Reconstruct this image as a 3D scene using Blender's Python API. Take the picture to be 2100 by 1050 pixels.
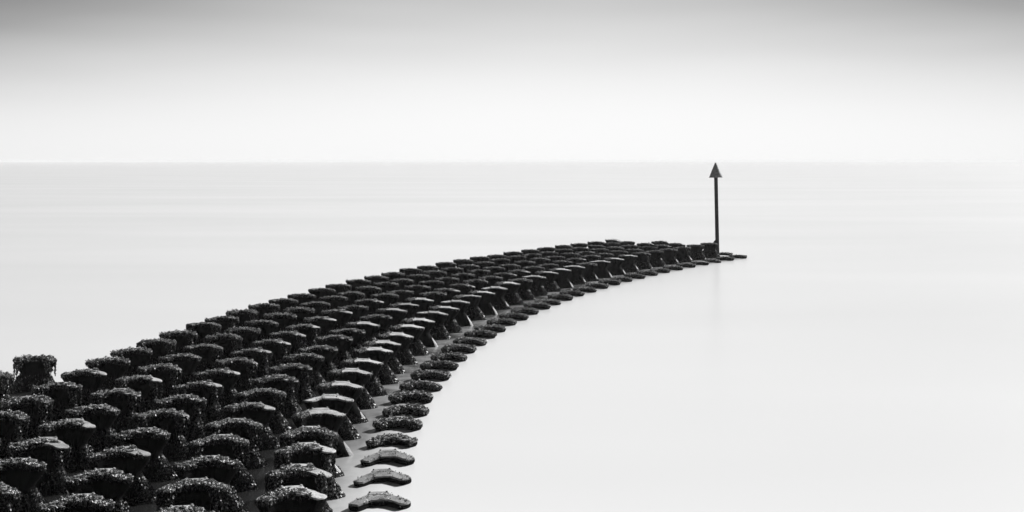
import bpy, math, random
import numpy as np
from mathutils import Vector, noise

rad = math.radians
scene = bpy.context.scene
for o in list(bpy.data.objects):
    bpy.data.objects.remove(o)

# ------------------------------------------------------------------ camera
EYE = 6.0                                    # camera height above the water, metres
cam_data = bpy.data.cameras.new("camera")
cam = bpy.data.objects.new("camera", cam_data)
scene.collection.objects.link(cam)
cam.location = (0, 0, EYE)
cam.rotation_euler = (rad(90), 0, 0)         # level, looking along +Y
cam_data.sensor_width = 36.0
cam_data.lens = 36.0 * 2300 / 2100
cam_data.shift_y = -195 / 2100
cam_data.clip_start = 0.1
cam_data.clip_end = 60000
scene.camera = cam

# ------------------------------------------------------------------ sky and sun
SUN_AZ, SUN_EL = rad(46), rad(33)            # to the right of the view, behind the blocks
world = bpy.data.worlds.new("World")
scene.world = world
world.use_nodes = True
wn, wl = world.node_tree.nodes, world.node_tree.links
wn.clear()


def mth(nodes, links, op, a, b=None, c=None, clamp=False):
    n = nodes.new("ShaderNodeMath")
    n.operation = op
    n.use_clamp = clamp
    for i, v in enumerate((a, b, c)):
        if v is None:
            continue
        if isinstance(v, (int, float)):
            n.inputs[i].default_value = v
        else:
            links.new(v, n.inputs[i])
    return n.outputs[0]


def ramp(nodes, links, fac, stops, interp='LINEAR'):
    n = nodes.new("ShaderNodeValToRGB")
    n.color_ramp.interpolation = interp
    el = n.color_ramp.elements
    while len(el) < len(stops):
        el.new(0.5)
    for e, (p, v) in zip(el, stops):
        e.position = p
        e.color = (v, v, v, 1)
    links.new(fac, n.inputs[0])
    return n.outputs[0]


W = lambda op, a, b=None, c=None, clamp=False: mth(wn, wl, op, a, b, c, clamp)
tc = wn.new("ShaderNodeTexCoord")
sep = wn.new("ShaderNodeSeparateXYZ")
wl.new(tc.outputs["Generated"], sep.inputs[0])
az = W('ARCTAN2', sep.outputs[0], sep.outputs[1])
elev = W('ARCSINE', W('MAXIMUM', W('MINIMUM', sep.outputs[2], 1.0), -1.0))
cosaz = W('COSINE', W('SUBTRACT', az, rad(2)))
stretch = W('ADD', W('MULTIPLY', W('SUBTRACT', 1.0, cosaz), 5.8), 1.0)
# thin stratus: bright towards the horizon under the sun, grey higher up
deg = W('MULTIPLY', W('MULTIPLY', W('MAXIMUM', elev, 0.0), 180 / math.pi), stretch)
mapn = wn.new("ShaderNodeMapping")
mapn.inputs["Scale"].default_value = (1.2, 1.2, 9)
wl.new(tc.outputs["Generated"], mapn.inputs[0])
nz = wn.new("ShaderNodeTexNoise")
nz.inputs["Scale"].default_value = 2.0
nz.inputs["Detail"].default_value = 2.0
wl.new(mapn.outputs[0], nz.inputs[0])
wob = W('MULTIPLY_ADD', nz.outputs[0], 0.34, 0.83)
deg = W('MULTIPLY', deg, wob)
stratus = ramp(wn, wl, W('DIVIDE', deg, 40.0),
               [(0, .945), (.04, .95), (.08, .915), (.115, .84), (.155, .74), (.205, .56), (.26, .40), (.36, .23), (.55, .13), (1, .07)],
               'B_SPLINE')
sky = wn.new("ShaderNodeTexSky")
sky.sky_type = 'NISHITA'
sky.sun_disc = False
sky.sun_elevation = SUN_EL
sky.sun_rotation = SUN_AZ
bw = wn.new("ShaderNodeRGBToBW")
wl.new(sky.outputs[0], bw.inputs[0])
bg1 = wn.new("ShaderNodeBackground")
bg1.inputs[1].default_value = 0.002
wl.new(bw.outputs[0], bg1.inputs[0])
bg2 = wn.new("ShaderNodeBackground")
bg2.inputs[1].default_value = 0.683
fall = W('MAXIMUM', W('SUBTRACT', 1.0, W('MULTIPLY', W('SUBTRACT', 1.0, cosaz), .8)), .3)
wl.new(W('MULTIPLY', stratus, fall), bg2.inputs[0])
addw = wn.new("ShaderNodeAddShader")
wl.new(bg1.outputs[0], addw.inputs[0])
wl.new(bg2.outputs[0], addw.inputs[1])
wout = wn.new("ShaderNodeOutputWorld")
wl.new(addw.outputs[0], wout.inputs[0])

sun_data = bpy.data.lights.new("sun", 'SUN')
sun_data.energy = 5.0
sun_data.angle = rad(6)
sun_data.color = (1, 1, 1)
sun = bpy.data.objects.new("sun", sun_data)
scene.collection.objects.link(sun)
sdir = Vector((math.sin(SUN_AZ) * math.cos(SUN_EL), math.cos(SUN_AZ) * math.cos(SUN_EL), math.sin(SUN_EL)))
sun.rotation_euler = sdir.to_track_quat('Z', 'Y').to_euler()
sun.location = sdir * 100

vs = scene.view_settings
vs.view_transform = 'Standard'
vs.look = 'None'
vs.exposure = 0.55
vs.gamma = 1.0
vs.use_curve_mapping = False
scene.cycles.max_bounces = 8
scene.cycles.volume_bounces = 1


# ------------------------------------------------------------------ helpers
def new_mat(name):
    m = bpy.data.materials.new(name)
    m.use_nodes = True
    nt = m.node_tree
    return m, nt.nodes, nt.links, nt.nodes["Principled BSDF"]


def noise_tex(n, l, vec, scale, detail=4, rough=.6):
    t = n.new("ShaderNodeTexNoise")
    t.inputs["Scale"].default_value = scale
    t.inputs["Detail"].default_value = detail
    t.inputs["Roughness"].default_value = rough
    if vec is not None:
        l.new(vec, t.inputs["Vector"])
    return t.outputs[0]


def link(o):
    scene.collection.objects.link(o)
    return o


def mesh_from(name, verts, faces, mat, smooth=True, sharp=None):
    me = bpy.data.meshes.new(name)
    me.from_pydata(verts, [], faces)
    me.materials.append(mat)
    me.validate()
    if smooth:
        me.shade_smooth()
        if sharp:
            me.set_sharp_from_angle(angle=rad(sharp))
    return me


def part(name, me, parent, kind=None):
    o = link(bpy.data.objects.new(name, me))
    o.parent = parent
    if kind:
        o["kind"] = kind
    return o


# ------------------------------------------------------------------ materials
def sea_material():
    m, n, l, p = new_mat("sea_water")
    tcn = n.new("ShaderNodeTexCoord")
    mp = n.new("ShaderNodeMapping")
    mp.inputs["Scale"].default_value = (.012, .05, 1)
    l.new(tcn.outputs["Object"], mp.inputs[0])
    a = noise_tex(n, l, mp.outputs[0], 1.0, 3, .55)
    milky = ramp(n, l, a, [(.3, .74), (.7, .82)])
    at = n.new("ShaderNodeAttribute")          # shade and dark reflections round the blocks, painted into the water colour
    at.attribute_name = "lane_shade"
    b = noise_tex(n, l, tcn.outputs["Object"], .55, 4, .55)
    b.node.inputs["Distortion"].default_value = 1.4            # swirls of milky water over the painted shade
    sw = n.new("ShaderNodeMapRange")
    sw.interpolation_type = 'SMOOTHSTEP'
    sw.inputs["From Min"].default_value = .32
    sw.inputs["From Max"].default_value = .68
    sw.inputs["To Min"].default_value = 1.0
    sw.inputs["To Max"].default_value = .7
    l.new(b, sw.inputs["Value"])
    shade_mask = mth(n, l, 'MULTIPLY', at.outputs["Fac"], sw.outputs["Result"], None, True)
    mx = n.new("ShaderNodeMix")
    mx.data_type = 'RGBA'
    l.new(shade_mask, mx.inputs["Factor"])
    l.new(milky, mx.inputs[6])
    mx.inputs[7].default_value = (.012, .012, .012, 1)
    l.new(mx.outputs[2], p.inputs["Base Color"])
    p.inputs["Roughness"].default_value = .27
    p.inputs["IOR"].default_value = 1.9
    return m


def concrete_material():
    """weathered sea concrete: sunlit top and foot ends painted pale, shaded flanks painted black"""
    m, n, l, p = new_mat("weathered_concrete")
    M = lambda op, a, b=None, c=None, clamp=False: mth(n, l, op, a, b, c, clamp)
    tcn = n.new("ShaderNodeTexCoord")
    obj = tcn.outputs["Object"]
    info = n.new("ShaderNodeObjectInfo")
    off = n.new("ShaderNodeVectorMath")
    off.operation = 'ADD'
    l.new(obj, off.inputs[0])
    rnd = M('MULTIPLY', info.outputs["Random"], 50.0)
    cx = n.new("ShaderNodeCombineXYZ")
    l.new(rnd, cx.inputs[0]); l.new(rnd, cx.inputs[1])
    l.new(cx.outputs[0], off.inputs[1])
    v = off.outputs[0]
    s = n.new("ShaderNodeSeparateXYZ")
    l.new(obj, s.inputs[0])
    big = noise_tex(n, l, v, 4.0, 4, .6)
    fine = noise_tex(n, l, v, 26.0, 6, .8)
    # z = 0 is the top face
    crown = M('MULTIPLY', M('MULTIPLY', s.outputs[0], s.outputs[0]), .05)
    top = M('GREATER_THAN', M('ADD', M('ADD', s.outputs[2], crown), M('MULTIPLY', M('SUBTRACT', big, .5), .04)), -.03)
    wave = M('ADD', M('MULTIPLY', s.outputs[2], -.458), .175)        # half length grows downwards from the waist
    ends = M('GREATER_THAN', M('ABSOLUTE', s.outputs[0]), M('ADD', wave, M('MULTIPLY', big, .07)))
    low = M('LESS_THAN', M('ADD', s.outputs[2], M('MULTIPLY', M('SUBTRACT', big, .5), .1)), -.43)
    lit_ends = M('MULTIPLY', ends, low)  # sunlight on the foot ends, painted as paler concrete
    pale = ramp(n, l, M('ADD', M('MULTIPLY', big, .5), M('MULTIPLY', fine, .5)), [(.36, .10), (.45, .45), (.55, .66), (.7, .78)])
    dark = ramp(n, l, big, [(.3, .0025), (.7, .007)])  # shade on the flanks, painted near-black
    pm = n.new("ShaderNodeMix")                       # each block's own cast tone
    pm.data_type = 'RGBA'
    pm.blend_type = 'MULTIPLY'
    pm.inputs["Factor"].default_value = 1
    l.new(pale, pm.inputs[6]); l.new(info.outputs["Color"], pm.inputs[7])
    pale = pm.outputs[2]
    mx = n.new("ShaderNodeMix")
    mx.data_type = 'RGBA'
    l.new(M('MAXIMUM', top, M('MULTIPLY', lit_ends, .75)), mx.inputs["Factor"])
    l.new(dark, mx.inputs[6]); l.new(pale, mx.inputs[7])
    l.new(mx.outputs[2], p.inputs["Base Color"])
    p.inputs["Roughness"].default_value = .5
    cm = M('MAXIMUM', top, lit_ends)
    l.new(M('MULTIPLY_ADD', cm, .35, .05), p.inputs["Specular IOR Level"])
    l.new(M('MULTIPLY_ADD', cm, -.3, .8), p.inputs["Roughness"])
    b = n.new("ShaderNodeBump")
    b.inputs["Strength"].default_value = .9
    b.inputs["Distance"].default_value = .03
    l.new(M('ADD', fine, big), b.inputs["Height"])
    l.new(b.outputs[0], p.inputs["Normal"])
    return m


def weed_material(name, stops, rough):
    m, n, l, p = new_mat(name)
    g = n.new("ShaderNodeNewGeometry")
    l.new(ramp(n, l, g.outputs["Random Per Island"], stops), p.inputs["Base Color"])
    p.inputs["Roughness"].default_value = rough
    p.inputs["Specular IOR Level"].default_value = .3
    return m


def iron_material(name, lo, hi, rough):
    m, n, l, p = new_mat(name)
    tcn = n.new("ShaderNodeTexCoord")
    a = noise_tex(n, l, tcn.outputs["Object"], 9.0, 6, .7)
    l.new(ramp(n, l, a, [(.35, lo), (.65, hi)]), p.inputs["Base Color"])
    p.inputs["Roughness"].default_value = rough
    b = n.new("ShaderNodeBump")
    b.inputs["Strength"].default_value = .4
    b.inputs["Distance"].default_value = .01
    l.new(a, b.inputs["Height"])
    l.new(b.outputs[0], p.inputs["Normal"])
    return m


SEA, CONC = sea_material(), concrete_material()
WRACK = weed_material("shaded_wrack", [(0, .003), (.66, .007), (.78, .10), (.9, .32), (1, .55)], .4)  # darker copy for hanging fronds, their shade put into the colour
SUNLIT = weed_material("sunlit_wrack", [(0, .003), (.42, .010), (.56, .18), (.76, .55), (1, .9)], .4)  # paler copy for upward fronds, sunlight put into the colour
POST = iron_material("painted_iron", .004, .012, .7)
CONE = iron_material("rusty_plate", .10, .32, .6)

# ------------------------------------------------------------------ the curved breakwater: rows of blocks along one bending line
# heading of the breakwater (radians to the right of +Y) along s, in units of the eye height
TOPZ = .84
CURVE = (2.1409, 11.6157)
HEAD = (0.6523, -0.6111, -0.2262, -0.0918, 0.0632)
ROWS = {   # s of block i (cubic in i/30), sideways offset of the row (cubic), last index, height of the top
    'A': ((-.0703, 9.3558, -1.4944, .2847), (-.29, -.0197, .0984, -.0279), 36, .132),
    'B': ((0.016, 9.199, -1.1878, 0.1541), (0, 0, 0, 0), 37, TOPZ),
    'C': ((0.2275, 9.2375, -1.3664, 0.2214), (.2649, 0, 0, 0), 37, TOPZ),
    'D': ((0.1034, 9.3538, -1.5041, 0.2426), (.532, 0, 0, 0), 38, TOPZ),
    'E': ((0.3178, 9.3234, -1.5618, 0.24), (.8017, 0, 0, 0), 37, TOPZ),
    'F': ((0.1916, 9.4509, -1.7336, 0.2963), (1.0669, 0, 0, 0), 34, TOPZ),
}
DS = .01
_s = np.arange(-1, 12, DS)
_t = sum(c * (_s / 10) ** k for k, c in enumerate(HEAD))
_x = np.cumsum(-np.sin(_t)) * DS
_y = np.cumsum(-np.cos(_t)) * DS
_x += CURVE[0] - np.interp(0, _s, _x)
_y += CURVE[1] - np.interp(0, _s, _y)


def lattice(s, off):
    t = float(np.interp(s, _s, _t))
    return (float(np.interp(s, _s, _x)) - math.cos(t) * off) * EYE, (float(np.interp(s, _s, _y)) + math.sin(t) * off) * EYE, t


# ------------------------------------------------------------------ sea
S = 12000.0


def grid_axis(lo, hi, step, outer_lo, outer_hi):
    return np.array(outer_lo + list(np.arange(lo, hi + step / 2, step)) + outer_hi)


gx = grid_axis(-24, 26, .4, [-S, -2500, -500, -120, -50], [50, 120, 500, 2500, S])
gy = grid_axis(8, 82, .4, [-S, -500, -50, 0], [110, 200, 600, 2500, S])
GX, GY = np.meshgrid(gx, gy)
pts = np.c_[GX.ravel(), GY.ravel()] / EYE
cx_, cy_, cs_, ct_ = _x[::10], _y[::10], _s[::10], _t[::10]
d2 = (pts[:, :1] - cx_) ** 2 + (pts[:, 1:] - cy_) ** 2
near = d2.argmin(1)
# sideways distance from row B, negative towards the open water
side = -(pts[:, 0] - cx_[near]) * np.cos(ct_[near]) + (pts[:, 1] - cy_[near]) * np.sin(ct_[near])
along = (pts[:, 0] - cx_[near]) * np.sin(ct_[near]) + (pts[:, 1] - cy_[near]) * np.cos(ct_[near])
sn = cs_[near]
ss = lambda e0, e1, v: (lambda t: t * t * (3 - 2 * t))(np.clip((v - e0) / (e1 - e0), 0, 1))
front = np.interp(sn, [3, 6, 8, 9], [-.24, -.17, -.12, -.06])          # where the painted shade begins to fade
shade_mask = ss(front - .10, front + .10, side) * (1 - ss(1.28, 1.42, side)) * ss(-.25, .1, sn) * (np.abs(along) < .3)
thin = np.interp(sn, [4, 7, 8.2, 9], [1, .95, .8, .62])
shade_mask *= np.where(side > 0, thin + (1 - thin) * ss(0, .12, side), thin)
shade_mask *= 1 + .45 * ss(.02, .14, side)                                      # painted shade is deepest between the inner rows
nxg, nyg = len(gx), len(gy)
sv = [(x, y, 0) for y in gy for x in gx]
sf = [(j * nxg + i, j * nxg + i + 1, (j + 1) * nxg + i + 1, (j + 1) * nxg + i) for j in range(nyg - 1) for i in range(nxg - 1)]
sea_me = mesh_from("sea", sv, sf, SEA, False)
attr = sea_me.attributes.new("lane_shade", 'FLOAT', 'POINT')
attr.data.foreach_set("value", shade_mask.astype(np.float32))
sea = link(bpy.data.objects.new("sea", sea_me))
sea["kind"] = "structure"

# ------------------------------------------------------------------ one concrete block
HALF = [(0, -.20), (.07, -.20), (.14, -.21), (.20, -.265), (.27, -.345), (.33, -.415), (.37, -.445), (.43, -.435),
        (.49, -.39), (.525, -.345), (.535, -.31), (.51, -.255), (.43, -.165), (.35, -.065), (.27, .035), (.205, .11)]
OUT = HALF + [(-x, y) for x, y in reversed(HALF) if x > 0]
OUT = [(x, y) for x, y in OUT]
NP = len(OUT)
TIP = (.53, -.33)
# z below the top face, scale along x, scale along y
LEVELS = [(0.0, .985, .975), (-.008, .995, .992), (-.03, 1.0, 1.0), (-.08, .995, 1.0), (-.15, .93, .985), (-.25, .81, .97),
          (-.34, .695, .955), (-.39, .685, .955), (-.46, .765, .975), (-.57, .905, 1.01), (-.70, 1.1, 1.05), (-.86, 1.27, 1.1), (-1.15, 1.55, 1.2)]


def body_mesh(seed):
    verts, faces = [], []
    so = Vector((seed * 7.3, seed * 3.1, 0))

    def put(x, y, z, amp):
        p = Vector((x, y, z - .014 * min(1, (x / .53) ** 2) * max(0, 1 + z / .3)))
        d = noise.noise_vector(p * 5 + so) * amp + noise.noise_vector(p * 17 + so) * amp * .5
        verts.append(tuple(p + d))

    verts.append((0, -.02, .004))
    for sc in (.35, .7):
        for x, y in OUT:
            put(x * sc, y * sc, 0.002, .006)
    for z, sx, sy in LEVELS:
        for x, y in OUT:
            put(x * sx, y * sy, z, .011)
    nr = 2 + len(LEVELS)
    for i in range(NP):
        j = (i + 1) % NP
        faces.append((0, 1 + i, 1 + j))
        for r in range(nr - 1):
            a, b = 1 + r * NP, 1 + (r + 1) * NP
            faces.append((a + i, b + i, b + j, a + j))
    base = 1 + (nr - 1) * NP
    faces.append(tuple(base + i for i in reversed(range(NP))))
    return mesh_from("block_body", verts, faces, CONC, True, 32)


def key_mesh(seed):
    """the raised locking key at the middle of the back edge, with two cast lugs"""
    v, fcs = [], []
    sec = [(-.175, .085), (.175, .085), (.195, .14), (.17, .225), (.08, .24), (-.08, .24), (-.17, .225), (-.195, .14)]
    so = Vector((seed * 2.7, 9.1, seed))
    lv = [(-.34, 1.0), (-.05, 1.0), (-.002, 1.0), (.007, .96)]
    for z, sc in lv:
        for x, y in sec:
            p = Vector((x * sc, .085 + (y - .085) * sc, z))
            v.append(tuple(p + noise.noise_vector(p * 9 + so) * .008))
    n = len(sec)
    for r in range(len(lv) - 1):
        for i in range(n):
            j = (i + 1) % n
            fcs.append((r * n + i, r * n + j, (r + 1) * n + j, (r + 1) * n + i))
    fcs.append(tuple((len(lv) - 1) * n + i for i in range(n)))
    fcs.append(tuple(reversed(range(n))))
    for sx in (-1, 1):
        b = len(v)
        cx, cy = sx * .15, .19
        for z, r in ((.0, .022), (.03, .016)):
            for k in range(6):
                a = k * math.pi / 3
                v.append((cx + r * math.cos(a), cy + r * math.sin(a), z))
        for k in range(6):
            j = (k + 1) % 6
            fcs.append((b + k, b + j, b + 6 + j, b + 6 + k))
        fcs.append(tuple(b + 6 + k for k in range(6)))
    return mesh_from("block_key", v, fcs, CONC, True, 32)


BODIES = [body_mesh(s) for s in range(5)]
KEYS = [key_mesh(s) for s in range(3)]


# ------------------------------------------------------------------ seaweed shells, shared between blocks
def surface_samples(me, rng, count, mask):
    me.calc_loop_triangles()
    vs_ = np.array([v.co[:] for v in me.vertices])
    tri = np.array([t.vertices[:] for t in me.loop_triangles])
    a, b, c = vs_[tri[:, 0]], vs_[tri[:, 1]], vs_[tri[:, 2]]
    nrm = np.cross(b - a, c - a)
    ar = np.linalg.norm(nrm, axis=1) / 2
    nrm /= np.maximum(ar[:, None] * 2, 1e-9)
    cen = (a + b + c) / 3
    w = ar * (cen[:, 2] > -1.0)
    pick = rng.choice(len(tri), count * 4, p=w / w.sum())
    u, v = rng.random(len(pick)), rng.random(len(pick))
    f = u + v > 1
    u[f], v[f] = 1 - u[f], 1 - v[f]
    P = a[pick] + (b - a)[pick] * u[:, None] + (c - a)[pick] * v[:, None]
    N = nrm[pick]
    keep = rng.random(len(P)) < mask(P, N)
    return P[keep], N[keep]


def clump(P, k, seed):
    return np.array([noise.noise(Vector(p) * k + Vector((seed, 0, seed))) for p in P])


def weed_mesh(body, seed, mask, density, lift, length=(.02, .048), mat_on_top=None, mat=None, hang=0):
    rng = np.random.default_rng(seed)
    P, N = surface_samples(body, rng, density, mask)
    n = len(P)
    up = N[:, 2] > .6
    cl = clump(P, 9, seed)
    h = lift * (rng.random(n) ** .7) * (1 + 1.6 * np.clip(cl, -.6, 1))
    h[~up] *= .55
    C = P + N * h[:, None]
    C[up, 2] += np.maximum(0, cl[up]) * lift * .8
    if hang:                             # strands hang straight down from the rim
        st = clump(P * np.array([1, 1, 0]), 16, seed + 3)
        C[:, 2] -= rng.random(n) * hang * np.clip(.55 + st, .1, 1.1)
    # frond direction: tangential, drooping on flanks
    T = rng.normal(size=(n, 3))
    T[:, 2] *= .45
    T -= N * (T * N).sum(1)[:, None] * .75
    T[~up] += np.array([0, 0, -1.5])
    T /= np.linalg.norm(T, axis=1)[:, None]
    L = rng.uniform(length[0], length[1], n)
    L[~up] *= 1.35
    Wd = L * rng.uniform(.28, .5, n)
    NN = N + rng.normal(size=(n, 3)) * .55
    B = np.cross(T, NN)
    B /= np.maximum(np.linalg.norm(B, axis=1), 1e-6)[:, None]
    K = np.cross(B, T)
    bend = rng.uniform(-.25, .35, n) * L
    v0 = C - T * (L / 2)[:, None] - B * (Wd * .25)[:, None]
    v1 = C - T * (L / 2)[:, None] + B * (Wd * .25)[:, None]
    v2 = C + B * (Wd / 2)[:, None] + K * bend[:, None]
    v3 = C - B * (Wd / 2)[:, None] + K * bend[:, None]
    v4 = C + T * (L / 2)[:, None]
    V = np.stack([v0, v1, v2, v3, v4], 1).reshape(-1, 3)
    idx = (np.arange(n) * 5)[:, None]
    quads = idx + np.array([[0, 1, 2, 3]])
    tris = idx + np.array([[3, 2, 4]])
    verts = V.tolist()
    faces = quads.tolist() + tris.tolist()
    if mat_on_top is not None:           # the matted holdfast layer under the fronds
        b0 = len(verts)
        me = body
        used = {}
        for poly in me.polygons:
            if len(poly.vertices) > 4:
                continue
            cpt, nn = poly.center, poly.normal
            if mat_on_top(np.array([cpt[:]]), np.array([nn[:]]))[0] > .5:
                ids = []
                for q in poly.vertices:
                    if q not in used:
                        co = me.vertices[q].co
                        nv = me.vertices[q].normal
                        used[q] = b0 + len(used)
                        verts.append(tuple(co + nv * (lift * .35)))
                    ids.append(used[q])
                faces.append(tuple(ids))
    me_ = mesh_from("weed", verts, faces, WRACK, False)
    if mat is not None and len(me_.polygons) == len(faces):
        me_.materials.append(mat)
        sl = np.concatenate([up, up, np.zeros(len(faces) - 2 * n, bool)]).astype(np.int32)
        me_.polygons.foreach_set("material_index", sl)
    return me_


def m_full(P, N):                                   # whole upper face and a fringe over the rim
    z = P[:, 2] + .05 * P[:, 0] ** 2
    top = (z > -.03).astype(float)
    fr = np.clip(1 - (-z - .03) / .05, 0, 1) * (z <= -.03) * .5
    return np.maximum(top, fr)


def m_left(cut, sd):                                # right-hand part left bare
    def f(P, N):
        c = clump(P, 6, sd) * .3
        return m_full(P, N) * (P[:, 0] + c + P[:, 1] * .3 < cut)
    return f


def m_patch(P, N):                                  # ragged patches, concrete shows between
    c = clump(P, 6, 8.1)
    return m_full(P, N) * (c + .25 - P[:, 0] * .5 > .1)


def m_end(P, N):                                    # only the left tip and a thin fringe along the front rim
    c = clump(P, 9, 5.7) * .2
    left = (P[:, 0] + c < -.24)
    fr = (P[:, 1] < -.16) * (P[:, 2] < -.02) * .35
    return m_full(P, N) * np.maximum(left, fr)


def m_sparse(P, N):
    c = clump(P, 11, 1.9)
    return m_full(P, N) * (c > .12) * .22


def end_zone(P):
    return np.clip((np.abs(P[:, 0]) - .27) / .12, 0, 1)


def m_foot(P, N):                                   # heavy weed over both flared feet
    z = -P[:, 2]
    c = clump(P, 5, 2.2) * .12
    return ((z + c > .42).astype(float)) * (end_zone(P) * .95 + .05)


def m_foot_low(P, N):
    z = -P[:, 2]
    c = clump(P, 5, 6.2) * .2
    return ((z + c > .66).astype(float)) * (end_zone(P) * .9 + .05)


def m_drape(P, N):                                  # strands hanging down the ends from rim to foot
    z = -P[:, 2]
    c = clump(P * np.array([1, 1, .2]), 12, 4.4)
    return ((z > .05) * (z < .13) * (c > -.05)).astype(float) * end_zone(P)


hard = lambda f: (lambda P, N: f(P, N) * (N[:, 2] > .3))
TOPS = {
    'full': [weed_mesh(BODIES[i], 11 + i, m_full, 11000, .026, mat_on_top=hard(m_full), mat=SUNLIT) for i in range(3)],
    'lump': [weed_mesh(BODIES[i], 91 + i, m_full, 11000, .04, (.022, .052), mat_on_top=hard(m_full), mat=SUNLIT) for i in range(4)],
    'left': [weed_mesh(BODIES[i], 21 + i, m_left(c, 3.3 + i), 11000, .026, mat_on_top=hard(m_left(c, 3.3 + i)), mat=SUNLIT) for i, c in enumerate((.05, .2, .3, .12))],
    'patch': [weed_mesh(BODIES[i + 1], 31 + i, m_patch, 10000, .025, mat_on_top=hard(m_patch), mat=SUNLIT) for i in range(3)],
    'end': [weed_mesh(BODIES[i + 2], 41 + i, m_end, 7500, .028, mat=SUNLIT) for i in range(3)],
    'sparse': [weed_mesh(BODIES[i + 2], 51 + i, m_sparse, 5000, .012, mat=SUNLIT) for i in range(2)],
}
SKIRTS = {
    'heavy': [weed_mesh(BODIES[i], 61 + i, m_foot, 9000, .028, (.024, .055)) for i in range(3)],
    'low': [weed_mesh(BODIES[i], 71 + i, m_foot_low, 8000, .028, (.024, .055)) for i in range(3)],
}
DRAPES = [weed_mesh(BODIES[i], 81 + i, m_drape, 17000, .015, (.03, .06), hang=.38) for i in range(3)]

# ------------------------------------------------------------------ the blocks one by one
ONES = ["", "first", "second", "third", "fourth", "fifth", "sixth", "seventh", "eighth", "ninth", "tenth", "eleventh", "twelfth",
        "thirteenth", "fourteenth", "fifteenth", "sixteenth", "seventeenth", "eighteenth", "nineteenth"]


def ordinal(n):
    if n < 20:
        return ONES[n]
    t, o = divmod(n, 10)
    if o == 0:
        return {2: "twentieth", 3: "thirtieth", 4: "fortieth"}[t]
    return {2: "twenty", 3: "thirty", 4: "forty"}[t] + "-" + ONES[o]


def top_kind(row, i, rnd):
    r = rnd.random()
    if row == 'A':
        if i >= 32: return 'sparse'
        if i == 31: return 'patch'
        if i <= 4: return 'patch' if r < .7 else 'end'
        return 'lump'
    if row == 'B':
        if i <= 4: return 'full' if i != 3 else 'patch'
        if i == 32: return 'full'
        if i >= 33: return 'left'
        if i in (5, 9, 14): return 'patch'
        return 'end' if r < .62 else 'sparse'
    if row == 'C':
        if i in (18, 19, 20, 22): return 'end'
        if i in (17, 21, 23, 24, 25, 28): return 'patch'
        if 10 <= i <= 30: return 'left' if r < .5 else 'patch' if r < .65 else 'full'
        return 'full' if r < .8 else 'left'
    if row == 'D':
        if i in (19, 21, 22, 24, 25, 26, 28, 33): return 'left'
        return 'full' if r < .8 else 'left'
    if row == 'E':
        if i in (27, 28, 31, 32): return 'left'
        if i == 29: return 'patch'
        return 'full' if r < .6 else 'lump'
    if i == 28: return 'left'
    if i >= 20: return 'lump' if r < .5 else 'full'
    if row == 'F' and i == 0: return 'sparse'
    return 'full'


LOOK = {'full': "weed-covered", 'lump': "thickly weed-covered", 'left': "mostly weed-covered", 'patch': "patchily weeded", 'end': "bare-topped", 'sparse': "bare-topped"}
ROWWORD = {'A': "lowest row at the water's edge", 'B': "second row from the right", 'C': "third row from the right",
           'D': "fourth row from the right", 'E': "fifth row from the right", 'F': "sixth row from the right"}
rnd = random.Random(5)


def block(row, i, x, y, heading, top, label, kind, skirt, drape, tilt=None):
    root = link(bpy.data.objects.new("breakwater_block", None))
    root.empty_display_size = .3
    yaw = rad(-5) + .6 * heading + rad(rnd.gauss(0, 1.3))
    # (x, y) is the right-hand tip of the top face
    cx = x - (math.cos(yaw) * TIP[0] + math.sin(yaw) * TIP[1])
    cy = y - (-math.sin(yaw) * TIP[0] + math.cos(yaw) * TIP[1])
    root.location = (cx + rnd.gauss(0, .02), cy + rnd.gauss(0, .03), 0)
    tl = tilt or (rad(rnd.gauss(0, 1.0)), rad(rnd.gauss(0, 1.2)))
    root.rotation_euler = (tl[0], tl[1], -yaw)
    root["label"], root["category"], root["group"] = label, "concrete block", "cast concrete blocks of the curved breakwater"
    z = top + rnd.gauss(0, .012)
    vi = rnd.randrange(5)
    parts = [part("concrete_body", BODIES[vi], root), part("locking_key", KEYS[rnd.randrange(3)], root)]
    tops = TOPS[kind]
    parts.append(part("seaweed_cover", tops[rnd.randrange(len(tops))], root, "stuff"))
    if skirt:
        parts.append(part("seaweed_skirt", SKIRTS[skirt][rnd.randrange(3)], root, "stuff"))
    if drape:
        parts.append(part("hanging_seaweed", DRAPES[rnd.randrange(3)], root, "stuff"))
    tone = {'A': .42, 'B': rnd.uniform(.75, 1)}.get(row, rnd.uniform(.55, .9))
    parts[0].color = parts[1].color = (tone, tone, tone, 1)
    for p in parts:
        p.location = (0, 0, z)
    return root


def poly3(c, i):
    u = i / 30
    return c[0] + c[1] * u + c[2] * u * u + c[3] * u ** 3


for row, (sc, oc, last, top) in ROWS.items():
    for i in range(last):
        x, y, hd = lattice(poly3(sc, i), poly3(oc, i))
        kind = top_kind(row, i, rnd)
        skirt = 'heavy'
        drape = kind in ('full', 'lump', 'left', 'patch') and rnd.random() < .45
        if row == 'A':
            skirt, drape = (None, False)
        elif kind in ('end', 'sparse'):
            skirt = 'heavy' if rnd.random() < (.25 if i < 20 else .5) else 'low' if rnd.random() < .45 else None
        elif row == 'B':
            skirt = 'heavy' if rnd.random() < .6 else 'low'
        lab = "%s concrete block, %s from the far end, %s" % (LOOK[kind], ordinal(i + 1), ROWWORD[row])
        tilt = None
        tp = top
        if row == 'A':
            tp = .138 + .012 * max(0, 1 - i / 22)
        if row == 'F' and i == 0:
            tilt, tp = (rad(3), rad(5)), .90
        block(row, i, x, y, hd, tp, lab, kind, skirt, drape, tilt)

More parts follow.
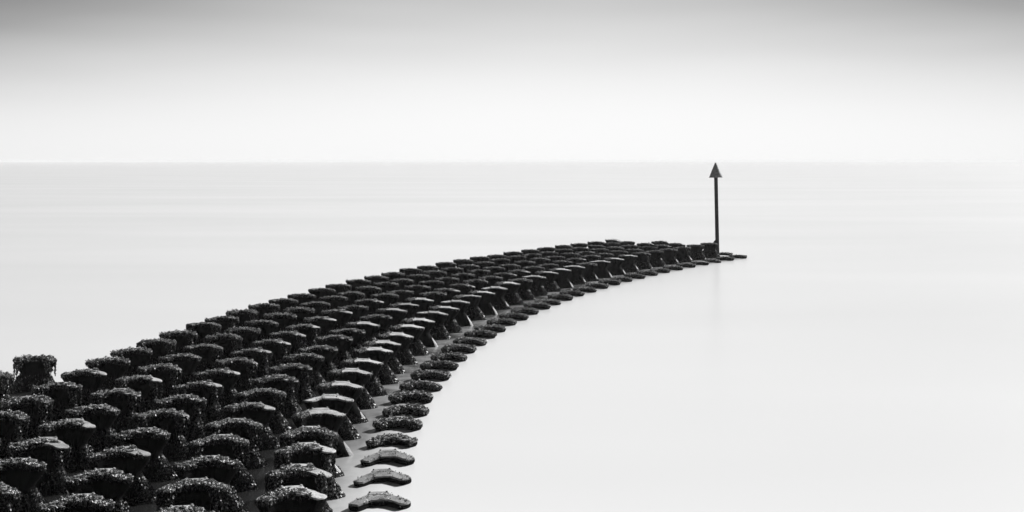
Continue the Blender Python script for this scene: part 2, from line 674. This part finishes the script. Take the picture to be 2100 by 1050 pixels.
x, y, hd = lattice(-.31, 0)
block('B', 99, x, y, hd, .11, "low weed-topped concrete block just right of the marker pole's foot", 'patch', None, False)
for s_, lab in ((7.47, "tall weed-draped block alone at the far left with open water behind"),
                (7.80, "weed-draped block cut by the left edge of the picture")):
    x, y, hd = lattice(s_, 1.42)
    block('G', 0, x, y, hd, TOPZ, lab, 'lump', 'heavy', True)

# ------------------------------------------------------------------ marker pole with cone topmark
PY = 71.2
px = (1471.5 - 1050) / 2300 * PY
pole = link(bpy.data.objects.new("marker_pole", None))
pole.location = (px, PY, 0)
pole.rotation_euler = (0, rad(-1.2), 0)
pole["label"], pole["category"] = "dark iron marker pole with a cone topmark at the breakwater's far end", "marker pole"


def lathe(name, prof, seg, mat, jitter=0.0, sharp=40):
    v, fcs = [], []
    for r, z in prof:
        for k in range(seg):
            a = 2 * math.pi * k / seg
            p = Vector((r * math.cos(a), r * math.sin(a), z))
            v.append(tuple(p + noise.noise_vector(p * 3) * jitter))
    for j in range(len(prof) - 1):
        for k in range(seg):
            q = (k + 1) % seg
            fcs.append((j * seg + k, j * seg + q, (j + 1) * seg + q, (j + 1) * seg + k))
    fcs.append(tuple(reversed(range(seg))))
    fcs.append(tuple((len(prof) - 1) * seg + k for k in range(seg)))
    return mesh_from(name, v, fcs, mat, True, sharp)


part("post", lathe("post", [(.125, -1), (.122, .8), (.12, 2), (.118, 3.4), (.118, 4.97)], 20, POST, .004), pole)
part("cone_topmark", lathe("cone", [(.0, 4.96), (.428, 4.945), (.43, 4.965), (.33, 5.2), (.23, 5.435), (.13, 5.67), (.038, 5.885)], 32, CONE, .004), pole)
# stubby gusset at the foot, on the landward side
gv = [(-.32, .05, .0), (.0, .05, .0), (.0, .05, 1.02), (-.09, .05, 1.0), (-.19, .05, .92), (-.30, .05, .72)]
gv2 = [(a, -.05, c) for a, b, c in gv]
gn = len(gv)
gf = [tuple(reversed(range(gn))), tuple(gn + k for k in range(gn))] + [(k, (k + 1) % gn, gn + (k + 1) % gn, gn + k) for k in range(gn)]
part("gusset", mesh_from("gusset", gv + gv2, gf, POST, False), pole)

# ------------------------------------------------------------------ thin sea haze
hz = bpy.data.materials.new("sea_haze")
hz.use_nodes = True
hn = hz.node_tree.nodes
hn.clear()
pv = hn.new("ShaderNodeVolumePrincipled")
pv.inputs["Color"].default_value = (.835, .835, .835, 1)
pv.inputs["Density"].default_value = 2.6e-4
pv.inputs["Anisotropy"].default_value = 0
ho = hn.new("ShaderNodeOutputMaterial")
hz.node_tree.links.new(pv.outputs[0], ho.inputs["Volume"])
B = S + 500
bv = [(-B, -B, -3), (B, -B, -3), (B, B, -3), (-B, B, -3), (-B, -B, 7.5), (B, -B, 7.5), (B, B, 7.5), (-B, B, 7.5)]
bf = [(3, 2, 1, 0), (4, 5, 6, 7), (0, 1, 5, 4), (1, 2, 6, 5), (2, 3, 7, 6), (3, 0, 4, 7)]
haze = link(bpy.data.objects.new("haze", mesh_from("haze", bv, bf, hz, False)))
haze["kind"] = "stuff"
